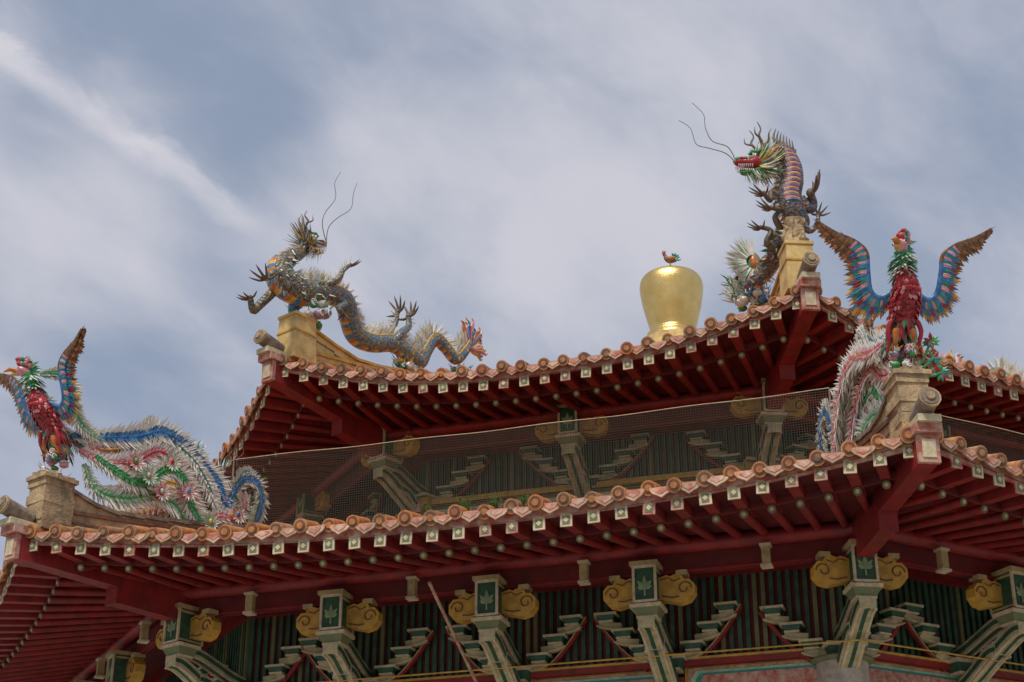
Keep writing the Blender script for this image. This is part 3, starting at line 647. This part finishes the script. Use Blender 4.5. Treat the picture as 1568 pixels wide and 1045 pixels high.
for c in(-1,1): mb.ball(hp+f*.04+s_*c*.065+V((0,0,.02)),.022,'white',n=8,k=6); mb.ball(hp+f*.05+s_*c*.08+V((0,0,.02)),.012,'black',n=6,k=4)
for i in range(26):
    a=random.uniform(-.5,1.2); mb.ball(hp+V((0,0,.09))-f*a*.09+s_*random.uniform(-.05,.05)+V((0,0,random.uniform(0,.12))),.034,('g_pink','g_red','g_teal','g_pink')[i%4],n=7,k=5)
for i in range(18): mb.blade(hp-f*.06+V((0,0,random.uniform(-.02,.1))),-f+V((0,0,random.uniform(-.2,.9)))+s_*random.uniform(-.5,.5),s_,random.uniform(.12,.24),.05,('g_green','g_teal','g_mint')[i%3])
for i in range(120):
    a=i*2.4; z=1.28+.26*random.random(); d=V((math.cos(a),math.sin(a),-.8)); mb.blade(V((-.05+.07*math.cos(a),.05+.07*math.sin(a),z)),d,(math.cos(a),math.sin(a),.5),.15,.045,('g_green','white','g_mint','g_teal','white')[i%5])
for i in range(130):
    a=i*2.4; z=random.uniform(.5,.85); r=.12; d=V((math.cos(a)*.3,math.sin(a)*.3,-1)); mb.blade(V((.10+r*math.cos(a),r*math.sin(a),z)),d,(math.cos(a),math.sin(a),0),random.uniform(.14,.28),.045,('g_red','g_green','g_brown','g_teal','g_red')[i%5])
for c in(-1,1):
    mb.tube([(.0,c*.09,.6),(-.05,c*.11,.48),(.03,c*.11,.38)],[.06,.035,.03],'g_orange',8); claw(mb,(.03,c*.11,.40),(-1,0,-.3),(0,0,-1),.12,'g_yellow')
    mb.tube(cr([(.0,c*.15,.75),(-.02,c*.20,.6),(-.02,c*.18,.45),(-.02,c*.22,.3)],3),[.02,.03,.03,.03,.03,.03,.025,.02,.015,.005],'g_red',6)
for c in(-1,1):
    lead=cr([(.05,c*.12,1.12),(.06,c*.28,1.03),(.06,c*.40,1.12),(.05,c*.44,1.38),(.06,c*.46,1.60),(.07,c*.60,1.74),(.08,c*.82,1.84),(.09,c*1.02,1.96)],6)
    n=len(lead)
    mb.tube(lead,[.045-.033*i/(n-1) for i in range(n)],lambda i,j:'g_brown' if i>20 else 'g_blue',8)
    dirs=cr([(0,-.05,-1),(0,.25,-1),(0,.85,-.7),(0,1,-.15),(0,.95,-.35),(0,.75,-.75),(0,.8,-.5),(0,1,.2)],6)
    lens=cr([(.17,),(.28,),(.31,),(.26,),(.28,),(.25,),(.17,),(.06,)],6)
    for i in range(n):
        for h in(0,.5):
            j=min(i+1,n-1); p=V(lead[i]).lerp(V(lead[j]),h); d=V(dirs[i]).lerp(V(dirs[j]),h); d=V((0.05+random.uniform(-.06,.06),c*d.y,d.z+random.uniform(-.08,.08))); ln=lens[i][0]
            prim='g_yellow' if i<18 else ('g_brown','g_orange')[i%2]
            alt='g_brown' if i>16 else ('g_orange','g_blue')[i%2]
            mb.blade(p+V((.03,0,0)),d,(-1,0,0),ln*random.uniform(.85,1.12),.07,prim if (i+int(h*2))%2 else alt,.1)
            mb.blade(p+V((.01,0,0)),d,(-1,0,0),ln*.75,.05,('g_blue','g_teal','g_blue','g_red')[i%4] if i<28 else ('g_brown','g_orange','g_brown')[i%3],.15)
            mb.blade(p+V((-.02,0,0)),d,(-1,0,0),ln*.5,.04,('g_teal','g_blue','g_pink')[i%3] if i<30 else 'g_brown',.15)
    for i in range(4): mb.spike(V(lead[-1-i*3]),(0,c*1,.6+.1*i),.1,.012,'g_brown')
mb.v=[(x-.36*max(z-.3,0),y*.97,z if z<.3 else .3+(z-.3)*.84) for x,y,z in mb.v]
cloudbase(mb,(0,0,0),.20,.40,('g_purple','white','g_purple','g_pink','g_green'))
def Lm(px,py,l=0.):
    m_=(px-60)/91.; return (m_,l,(715-py+29*m_)/104.)
def plume(pts,w,shaft,band,fr='white',n=7):
    Q=cr([Lm(*p) for p in pts],n); Q=[V(q) for q in Q]; N=len(Q); sd=V((0,1,0))
    prof=[min(1,.45+i/(N*.35))*(1 if i<N*.8 else max(.45,(N-i)/(N*.2))) for i in range(N)]
    mb.tube(Q,[.026*prof[i] for i in range(N)],shaft,7)
    for i in range(N-1):
        t=(Q[i+1]-Q[i]).normalized(); nn=t.cross(sd).normalized()
        for h in(0,.2,.4,.6,.8):
            p=Q[i].lerp(Q[i+1],h)
            for c in(-1,1):
                k=w*prof[i]; d=nn*c+t*.8+sd*random.uniform(-.35,.35)
                mb.blade(p,d,sd,k*random.uniform(.9,1.45),.03,fr,.2)
                if h in(0,.4):
                    for s in(-1,1): mb.blade(p+sd*.018*s,d+sd*.08*s,sd,k*random.uniform(.42,.56),.045,band,.2)
    return Q
def eye(px,py,l,cols,r=.09):
    c=V(Lm(px,py,l))
    for s in(-1,1):
        for i in range(16):
            a=i*2*math.pi/16; mb.blade(c+V((0,s*.04,0)),(math.cos(a),s*.25,math.sin(a)),(0,1,0),r*1.8,.05,cols[0] if i%2 else 'white')
        mb.ball(c+V((0,s*.03,0)),(r*.7,.04,r*.9),cols[1],n=8,k=6); mb.ball(c+V((0,s*.055,0)),(r*.35,.035,r*.5),cols[2],n=8,k=6)
plume([(80,648,0),(130,650,-.05),(170,648,-.1),(205,640,-.1),(245,658,-.05),(285,690,0),(315,725,0),(330,775,0)],.22,'g_blue','g_blue')
plume([(90,670,-.05),(125,690,-.1),(165,690,-.12),(200,672,-.12),(235,690,-.1),(262,730,-.06),(285,775,-.02),(300,800,0)],.21,'g_red','g_pink')
plume([(100,690,-.02),(120,728,-.05),(160,742,-.1),(205,738,-.1),(240,755,-.08),(265,788,-.04),(300,800,-.04),(330,790,-.04)],.21,'g_green','g_mint')
plume([(110,680,-.1),(140,705,-.16),(180,722,-.16),(215,700,-.16),(245,716,-.14),(262,755,-.1),(290,790,-.08)],.18,'g_green','g_green')
plume([(100,660,.08),(140,665,.1),(185,660,.1),(225,668,.1),(265,700,.1),(300,745,.08),(318,790,.05)],.21,'g_yellow','g_pink')
plume([(150,675,-.04),(190,655,-.06),(225,655,-.06),(262,682,-.06),(292,722,-.04),(310,760,-.04)],.16,'g_teal','white')
plume([(300,800,0),(325,785,0),(332,745,0),(350,712,0),(375,715,0),(386,745,0),(378,780,0),(355,800,0)],.16,'g_blue','g_blue')
plume([(280,790,-.06),(310,770,-.06),(335,775,-.06),(352,760,-.06),(350,735,-.06)],.14,'g_pink','g_pink')
plume([(170,650,0),(182,632,0),(195,622,0),(205,632,0),(196,645,0)],.09,'g_teal','white')
plume([(345,710,0),(350,700,0),(362,698,0),(366,712,0)],.08,'g_teal','white')
# green-and-white crest of feathers curling from the nape over the back into the tail
plume([(24,560,-.04),(42,562,-.14),(60,580,-.17),(66,604,-.17),(84,634,-.12),(120,655,-.04)],.14,'g_green','g_mint')
plume([(20,590,.05),(45,600,.05),(55,625,.05),(80,650,.05),(110,672,.05)],.12,'g_red','g_teal')
for a in((160,690,-.2,('g_pink','g_red','g_green')),(215,690,-.2,('g_mint','g_pink','g_red')),(180,712,-.22,('g_mint','g_green','g_pink')),(245,735,-.2,('g_pink','g_pink','g_blue')),(290,780,-.12,('g_mint','g_green','g_yellow')),(335,770,-.12,('g_pink','g_orange','g_blue')),(205,735,-.18,('g_pink','g_red','g_mint'))): eye(*a)
for k,(a,b_) in enumerate([(262,660),(310,690),(270,665)]): 
    for q in range(5): mb.spike(Lm(a+q*3,b_),(.2*q-.3,random.uniform(-.3,.3),1),.13,.015,('white','g_teal')[q%2])
ph=mb.mesh('phoenix')
for k in(-1,0,1): obj('phoenix_statue',ph,None,hipM(k,RL,LP))
mb=MB()
whisk(mb,[Lm(322,700,0),Lm(318,680),Lm(330,665),Lm(326,655),Lm(333,640)]); whisk(mb,[Lm(345,700,0),Lm(340,680),Lm(350,668),Lm(347,655)])
obj('wire_ornament',mb.mesh('wire_ornament'),None,hipM(-1,RL,LP))
def F(px,py,x=0.): return (x,-(px-1385+43*x)/133.,(565-py+52*x)/121.)
mb=MB()
for (a,b_),(c,d) in (((1400,545),(1432,530)),((1400,550),(1430,505)),((1405,552),(1440,552))):
    p=V(F(a,b_)); q=V(F(c,d)); mb.tube(cr([p,p.lerp(q,.5)+V((0,0,-.05)),q],3),.018,'g_green',6)
    for i in range(12):
        an_=random.uniform(0,6.28); mb.blade(q,(random.uniform(-.5,.5),math.cos(an_),math.sin(an_)),(-1,0,0),.11,.05,('g_teal','g_red','g_green')[i%3])
obj('cloud_ornament',mb.mesh('cloud_ornament'),None,hipM(0,RL,LP))
def weed(x,y,s,flower=False):
    mb=MB(); z=lo.H(x,y)
    for i in range(3 if flower else 26):
        d=V((random.uniform(-.5,.5),random.uniform(-.4,.4),1)); l=random.uniform(.3,.9)*s
        P=[(0,0,0),d*l*.5,d*l+V((0,0,-.02))]; mb.tube(P,[.006,.005,.003],'plant',4)
        for q in range(4): mb.blade(d*l*(.5+.15*q),(random.uniform(-1,1),random.uniform(-1,1),random.uniform(-.1,.6)),(0,0,1),.12*s,.05*s,'plant')
    obj('roof_weed',mb.mesh('roof_weed'),None,faceM(0)@Matrix.Translation((x,y,z)))
weed(2.75,12.9,.85,True); weed(-.55,13.1,.3); weed(-.2,13.1,.28); weed(.3,13.1,.24); weed(-.9,13.1,.24)

# ------------------------------------------------------------------ ground
mb=MB(); mb.add([(-600,-600,0),(600,-600,0),(600,600,0),(-600,600,0)],[(0,1,2,3)],'paving'); obj('ground',mb.mesh('ground'))

# ------------------------------------------------------------------ sky, sun
SUN_EL,SUN_AZ=56,-158
w=bpy.data.worlds.new('World'); scene.world=w; w.use_nodes=True; nt=w.node_tree; L=nt.links.new
bg=nt.nodes['Background']; bg.inputs[1].default_value=.1
sky=nd(nt,'ShaderNodeTexSky',sky_type='NISHITA'); sky.sun_disc=False; sky.sun_elevation=rad(SUN_EL); sky.sun_rotation=rad(SUN_AZ); sky.dust_density=2.5; sky.air_density=1.0
tc=nd(nt,'ShaderNodeTexCoord')
def dot(v):
    n=nd(nt,'ShaderNodeVectorMath',operation='DOT_PRODUCT'); n.inputs[1].default_value=v; L(tc.outputs['Generated'],n.inputs[0]); return n.outputs['Value']
def mth(op,a,b_=None,c=None,clamp=False):
    n=nd(nt,'ShaderNodeMath',operation=op); n.use_clamp=clamp
    for i,x in enumerate((a,b_,c)):
        if x is None: continue
        if hasattr(x,'links'): L(x,n.inputs[i])
        else: n.inputs[i].default_value=x
    return n.outputs[0]
def mr(x,a,b_,c=0,d=1):
    n=nd(nt,'ShaderNodeMapRange',interpolation_type='SMOOTHSTEP'); L(x,n.inputs[0])
    for i,v in enumerate((a,b_,c,d)): n.inputs[i+1].default_value=v
    return n.outputs[0]
tv=(.827,.237,-.51); nv=(-.5625,.3245,-.7603)
wv=tuple(V(tv).cross(V(nv)))
a_,n_,w_=dot(tv),dot(nv),dot(wv)
def noise(ka,kn,kw,sc,det,dist,off,rg=.55):
    c=nd(nt,'ShaderNodeCombineXYZ'); L(mth('MULTIPLY_ADD',a_,ka,off),c.inputs[0]); L(mth('MULTIPLY_ADD',n_,kn,off*.7),c.inputs[1]); L(mth('MULTIPLY_ADD',w_,kw,0.),c.inputs[2])
    n=nd(nt,'ShaderNodeTexNoise'); n.inputs['Scale'].default_value=sc; n.inputs['Detail'].default_value=det; n.inputs['Roughness'].default_value=rg; n.inputs['Distortion'].default_value=dist
    L(c.outputs[0],n.inputs['Vector']); return n.outputs['Fac']
big=noise(4.5,7,5,1.,6,.4,3.1)
fine=noise(11,19,12,1.,7,.4,1.7,.52)
wisp=noise(20,34,16,1.,8,.4,5.3,.6)
def blob(azd,eld,r,wt):
    a,e=rad(azd),rad(eld); v=(math.sin(a)*math.cos(e),math.cos(a)*math.cos(e),math.sin(e))
    return mth('MULTIPLY',mr(dot(v),math.cos(rad(r)),1.0),wt)
cl=mth('ADD',mth('MULTIPLY_ADD',big,1.3,-.65),mth('MULTIPLY_ADD',fine,1.0,-.5)); cl=mth('ADD',cl,.44)
for bb in ((0,33,10,.26),(4,27.5,4.5,.32),(-16.5,27.5,4.5,.28),(-11,32,4.5,-.32),(-13,24.5,5,-.28),(14,29.5,6,-.22),(-15.5,36,4,-.35),(-17.5,31.5,2.5,-.2),(12,35,8,.18),(-7,29,4,.15)):
    cl=mth('ADD',cl,blob(*bb))
nn=mth('ADD',n_,mth('MULTIPLY_ADD',wisp,.024,-.012))
st=mr(mth('ABSOLUTE',nn),.001,.013,1,0); st=mth('MULTIPLY',st,mr(a_,-.15,-.175)); st=mth('MULTIPLY',st,mr(wisp,.35,.6,.6,1))
cl=mr(cl,-.1,1.1,0.05,.9); cl=mth('ADD',cl,mth('MULTIPLY',st,.6),clamp=True)
haze=nd(nt,'ShaderNodeMix',data_type='RGBA'); haze.inputs[0].default_value=.75; haze.inputs[7].default_value=(2.9,3.6,4.9,1); L(sky.outputs[0],haze.inputs[6])
mx=nd(nt,'ShaderNodeMix',data_type='RGBA'); mx.inputs[7].default_value=(6.3,6.25,6.9,1); L(haze.outputs[2],mx.inputs[6]); L(cl,mx.inputs[0])
L(mx.outputs[2],bg.inputs[0])
sl=bpy.data.lights.new('sun','SUN'); sl.energy=2.6; sl.angle=rad(9); sl.color=(1,.93,.84)
so=bpy.data.objects.new('sun',sl); scene.collection.objects.link(so)
az=rad(SUN_AZ); el=rad(SUN_EL); d=V((math.sin(az)*math.cos(el),math.cos(az)*math.cos(el),math.sin(el)))
so.rotation_euler=d.to_track_quat('Z','Y').to_euler(); so.location=(0,0,60)

cam=bpy.data.cameras.new('camera'); cam.sensor_width=36; cam.lens=59.7; cam.clip_end=3000
co=bpy.data.objects.new('camera',cam); scene.collection.objects.link(co); co.location=(0,0,1.6); co.rotation_euler=(rad(115),0,0); scene.camera=co
scene.view_settings.view_transform='Standard'; scene.view_settings.look='None'; scene.view_settings.exposure=0
